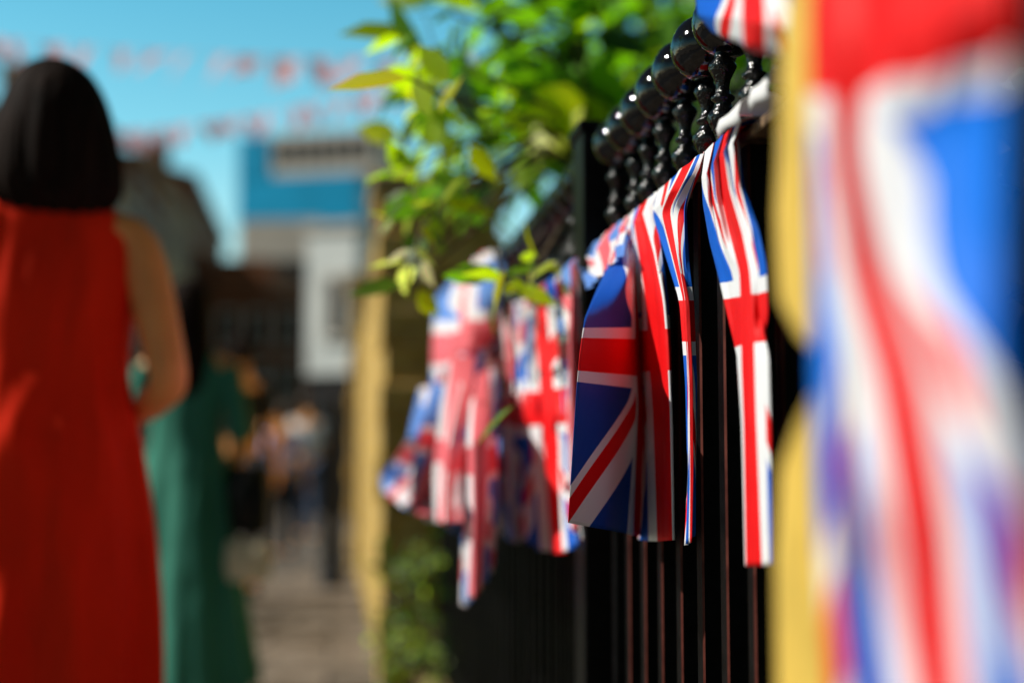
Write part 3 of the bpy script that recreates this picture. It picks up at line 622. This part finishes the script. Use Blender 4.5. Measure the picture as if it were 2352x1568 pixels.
# ------------------------------------------------------------------ people
dg = bpy.context.evaluated_depsgraph_get
def skin_obj(name, J, E, root, mt, parent, sub=1, grow=0):
    names = list(J); idx = {n: i for i, n in enumerate(names)}
    me = bpy.data.meshes.new(name); me.from_pydata([tuple(J[n][0]) for n in names], [(idx[a], idx[b]) for a, b in E], []); me.update()
    o = bpy.data.objects.new('tmp', me); col.objects.link(o)
    sm = o.modifiers.new('skin', 'SKIN'); sm.use_smooth_shade = True
    sv = me.skin_vertices[0].data
    for n in names:
        r = J[n][1]; r = r if isinstance(r, tuple) else (r, r)
        sv[idx[n]].radius = (r[0]+grow, r[1]+grow); sv[idx[n]].use_root = (n == root)
    ss = o.modifiers.new('sub', 'SUBSURF'); ss.levels = sub; ss.render_levels = sub
    bpy.context.view_layer.update()
    m2 = bpy.data.meshes.new_from_object(o.evaluated_get(dg())); m2.name = name; m2.materials.clear()
    m2.polygons.foreach_set('use_smooth', [True]*len(m2.polygons))
    bpy.data.objects.remove(o, do_unlink=True)
    return link(name, m2, mt, parent)
def hand(J, E, tagn, W, d, n, curl=.5):
    d = d.normalized(); n = (n-d*n.dot(d)).normalized(); s = d.cross(n)
    J['palm'+tagn] = (W+d*.045, (.026, .014)); E.append(('wrist'+tagn, 'palm'+tagn))
    for i, (o, l) in enumerate(((-.027,.062),(-.009,.072),(.009,.068),(.026,.052))):
        prev = 'palm'+tagn; p = W+d*.088+s*o; dd = d.copy()
        for k in range(4):
            nm = f'f{i}{k}{tagn}'; J[nm] = (p.copy(), .0088-.0010*k); E.append((prev, nm)); prev = nm
            a = curl*(.5+.3*k); dd = (d*math.cos(a)+n*math.sin(a)); p = p+dd*l/3
    prev = 'palm'+tagn; p = W+d*.035-s*.032
    for k in range(3):
        nm = f't{k}{tagn}'; J[nm] = (p.copy(), .0105-.0012*k); E.append((prev, nm)); prev = nm; p = p+(d*.8-s*.45+n*.3).normalized()*.026
def person(label, loc, rz, H, pose, group=None):
    t = thing('person', label, 'person', loc, rz, group); s = H/1.70; t.scale = (s, s, s)
    V = Vector; J = {}; E = []; af = pose.get('fat', 1)
    J['pelvis'] = (V((0,0,.95)), (.125,.095)); J['belly'] = (V((0,0,1.08)), (.105,.08)); J['chest'] = (V((0,0,1.23)), (.125,.09)); J['upper'] = (V((0,0,1.35)), (.105,.075))
    J['nb'] = (V((0,-.005,1.42)), .055); J['neck'] = (V((0,.008,1.48)), .045); J['jaw'] = (V((0,.03,1.535)), (.052,.058)); J['skull'] = (V((0,.012,1.61)), (.07,.085)); J['crown'] = (V((0,.005,1.67)), (.048,.058))
    J['nose'] = (V((0,.118,1.58)), .011); J['nosetip'] = (V((0,.128,1.572)), .008)
    E += [('pelvis','belly'),('belly','chest'),('chest','upper'),('upper','nb'),('nb','neck'),('neck','jaw'),('jaw','skull'),('skull','crown'),('skull','nose'),('nose','nosetip')]
    sw_ = pose.get('shoulder', .16)
    for q in (-1, 1):
        k = 'LR'[q > 0]
        J['ear'+k] = (V((q*.082,.0,1.59)), (.008,.016)); E.append(('skull','ear'+k))
        el, wr = pose.get('arm'+k, (V((q*.22,-.02,1.08)), V((q*.24,.04,.84))))
        J['sh'+k] = (V((q*sw_,-.01,1.375)), .047*af); J['bi'+k] = ((V((q*(sw_+.005),0,1.375))).lerp(V(el), .45), .043*af); J['el'+k] = (V(el), .036*af); J['wrist'+k] = (V(wr), (.022,.018)); J['fore'+k] = (V(el).lerp(V(wr), .3), .036*af)
        E += [('upper','sh'+k),('sh'+k,'bi'+k),('bi'+k,'el'+k),('el'+k,'fore'+k),('fore'+k,'wrist'+k)]
        hand(J, E, k, V(wr), V(wr)-V(el), V((-q,.2,0)), .5)
        st = pose.get('step', 0)*q
        J['hip'+k] = (V((q*.085,0,.87)), (.08,.085)); J['kn'+k] = (V((q*.085,.02+st*.5,.49)), .052); J['calf'+k] = (V((q*.087,-.005+st*.75,.36)), .05); J['an'+k] = (V((q*.088,-.01+st,.085)), .034); J['toe'+k] = (V((q*.10,.14+st,.032)), (.036,.024)); J['heel'+k] = (V((q*.088,-.035+st,.035)), .028)
        E += [('pelvis','hip'+k),('hip'+k,'kn'+k),('kn'+k,'calf'+k),('calf'+k,'an'+k),('an'+k,'toe'+k),('an'+k,'heel'+k)]
    skin_obj('body', J, E, 'pelvis', SKIN, t, 1)
    for q in (-1, 1):
        st = pose.get('step', 0)*q
        MB().loft([(.0,q*.095,.06+st,.045,.125),(.02,q*.095,.06+st,.048,.13),(.045,q*.095,.06+st,.045,.125),(.07,q*.093,.03+st,.04,.085)], 16).build('shoe', pose.get('shoe', LEATH), t, smooth=True)
    hr = pose.get('hair', 'short'); hm = pose.get('hairmat', HAIRD)
    if hr == 'bob': rings = [(1.735,0,-.01,.010,.010),(1.729,0,-.012,.036,.040),(1.712,0,-.014,.065,.070,.016,9),(1.68,.002,-.018,.090,.090,.02,11),(1.63,.004,-.028,.110,.100,.024,13),(1.57,.004,-.038,.124,.100,.03,13),(1.50,.008,-.043,.134,.094,.035,13),(1.455,.010,-.045,.134,.086,.05,13),(1.425,.010,-.045,.124,.076,.08,15),(1.40,.006,-.045,.10,.058,.14,15),(1.385,.002,-.045,.066,.035,.1,15),(1.378,0,-.045,.03,.015)]
    elif hr == 'long': rings = [(1.722,0,-.01,.012,.012),(1.71,0,-.012,.05,.055),(1.68,0,-.015,.08,.088),(1.62,0,-.025,.095,.092),(1.5,0,-.045,.10,.08),(1.38,0,-.07,.10,.05,.03,9),(1.25,0,-.085,.08,.035,.05,9),(1.2,0,-.085,.05,.02)]
    else: rings = [(1.72,0,-.005,.012,.012),(1.71,0,-.008,.05,.055),(1.68,0,-.012,.078,.085),(1.62,0,-.02,.086,.088),(1.56,0,-.035,.08,.072),(1.52,0,-.04,.06,.05)]
    MB().loft(rings, 64).build('hair', hm, t, smooth=True, subsurf=1)
    if 'dress' in pose:
        MB().loft(pose['dress'], 96, cap=False).build('dress', pose['dressmat'], t, smooth=True, subsurf=1)
        if pose.get('sleeves'):
            for k in 'LR':
                skin_obj('sleeve', {n: J[n] for n in ('sh'+k,'bi'+k,'el'+k,'fore'+k)}, [('sh'+k,'bi'+k),('bi'+k,'el'+k),('el'+k,'fore'+k)], 'sh'+k, pose['dressmat'], t, 1, .013)
    else:
        Jt = {n: (J[n][0], J[n][1]) for n in ('belly','chest','upper','shL','elL','shR','elR')}
        for k in 'LR': Jt['el'+k] = (J['sh'+k][0].lerp(J['el'+k][0], .75), .036)
        Jt['waist'] = (V((0,0,.93)), (.12,.09))
        skin_obj('shirt', Jt, [('waist','belly'),('belly','chest'),('chest','upper'),('upper','shL'),('shL','elL'),('upper','shR'),('shR','elR')], 'chest', pose['top'], t, 1, .014)
        Jl = {'pelvis': J['pelvis']}; El = []
        for k in 'LR':
            for n in ('hip','kn','calf','an'): Jl[n+k] = J[n+k]
            El += [('pelvis','hip'+k),('hip'+k,'kn'+k),('kn'+k,'calf'+k),('calf'+k,'an'+k)]
        skin_obj('trousers', Jl, El, 'pelvis', pose['legs'], t, 1, .014)
    return t
red = [(1.435,0,-.005,.085,.055),(1.42,0,-.005,.13,.07),(1.40,0,-.003,.172,.085),(1.34,0,0,.182,.10,.006,7),(1.25,0,0,.182,.115,.012,7),(1.15,0,0,.172,.11,.018,8),(1.06,0,0,.165,.108,.024,8),(.98,0,-.005,.185,.13,.026,9),(.88,0,-.005,.208,.15,.028,9),(.76,0,0,.228,.17,.032,9),(.62,0,0,.244,.19,.04,9),(.48,0,0,.250,.21,.05,9),(.34,0,0,.250,.22,.06,9)]
person('woman in a red sleeveless dress with a dark bob seen from behind at left', spot(98, 2.97), R(14), 1.71,
       {'hair': 'bob', 'dress': red, 'dressmat': REDD, 'step': .06, 'fat': 1.22, 'shoulder': .175,
        'armR': ((.245,-.11,1.04), (.18,.10,.97)), 'armL': ((-.235,-.02,1.07), (-.23,.14,.86))})
grn = [(1.42,0,-.005,.09,.055),(1.40,0,-.003,.15,.08),(1.36,0,0,.165,.095),(1.25,0,0,.165,.115),(1.08,0,0,.14,.105,.01,7),(.98,0,0,.165,.13,.02,8),(.85,0,0,.19,.16,.03,8),(.6,0,0,.22,.21,.05,8),(.35,0,0,.26,.25,.07,8),(.06,0,0,.31,.28,.08,8)]
person('woman in a long green dress walking away beside the woman in red', spot(425, 5.45), R(-3), 1.58,
       {'hair': 'long', 'dress': grn, 'dressmat': GREEND, 'step': .1, 'sleeves': True, 'armR': ((.225,-.02,1.09), (.20,.14,.90)), 'armL': ((-.22,-.02,1.08), (-.2,.12,.88))})
def bag(label, p, w_, h_, d_, mt, strap, smt=None):
    t = thing('handbag', label, 'bag', p)
    MB().loft([(0,0,0,w_*.42,d_*.42),(.015,0,0,w_*.5,d_*.5),(h_*.5,0,0,w_*.52,d_*.55),(h_*.95,0,0,w_*.46,d_*.35),(h_,0,0,w_*.42,d_*.2)], 24).build('body', mt, t, smooth=True)
    MB().tube([(-w_*.4,0,h_*.95),(-w_*.3,0,h_+strap*.7),(0,0,h_+strap),(w_*.3,0,h_+strap*.7),(w_*.4,0,h_*.95)], .006, 6).build('strap', smt or mt, t)
p = spot(425, 5.45); bag('black shoulder bag hanging at the green dress woman\'s right side', (p.x+.24, p.y-.03, .62), .17, .26, .12, LEATH, .42)
bag('small cream bag held low beside the green dress', (p.x+.25, p.y-.12, .45), .17, .15, .07, CREAM, .26, LEATH)
person('distant pedestrian in a lavender top and dark trousers walking up the pavement', spot(652, 13.5), R(5), 1.45, {'hair': 'short', 'hairmat': HAIRB, 'top': LAV, 'legs': NAVY, 'step': .12})
person('distant pedestrian in a white shirt next to the lavender top', spot(706, 16.5), R(-6), 1.70, {'hair': 'short', 'hairmat': HAIRB, 'top': WHC, 'legs': DENIM, 'step': -.1})
person('pedestrian all in black between the green dress and the lavender top', spot(550, 9.5, -.0), R(3), 1.74, {'hair': 'short', 'top': NAVY, 'legs': NAVY, 'step': .1})
person('farther pedestrian in black, partly behind the lavender top', spot(612, 22, -.0), R(3), 1.78, {'hair': 'short', 'top': NAVY, 'legs': DENIM, 'step': .1})
print('done')
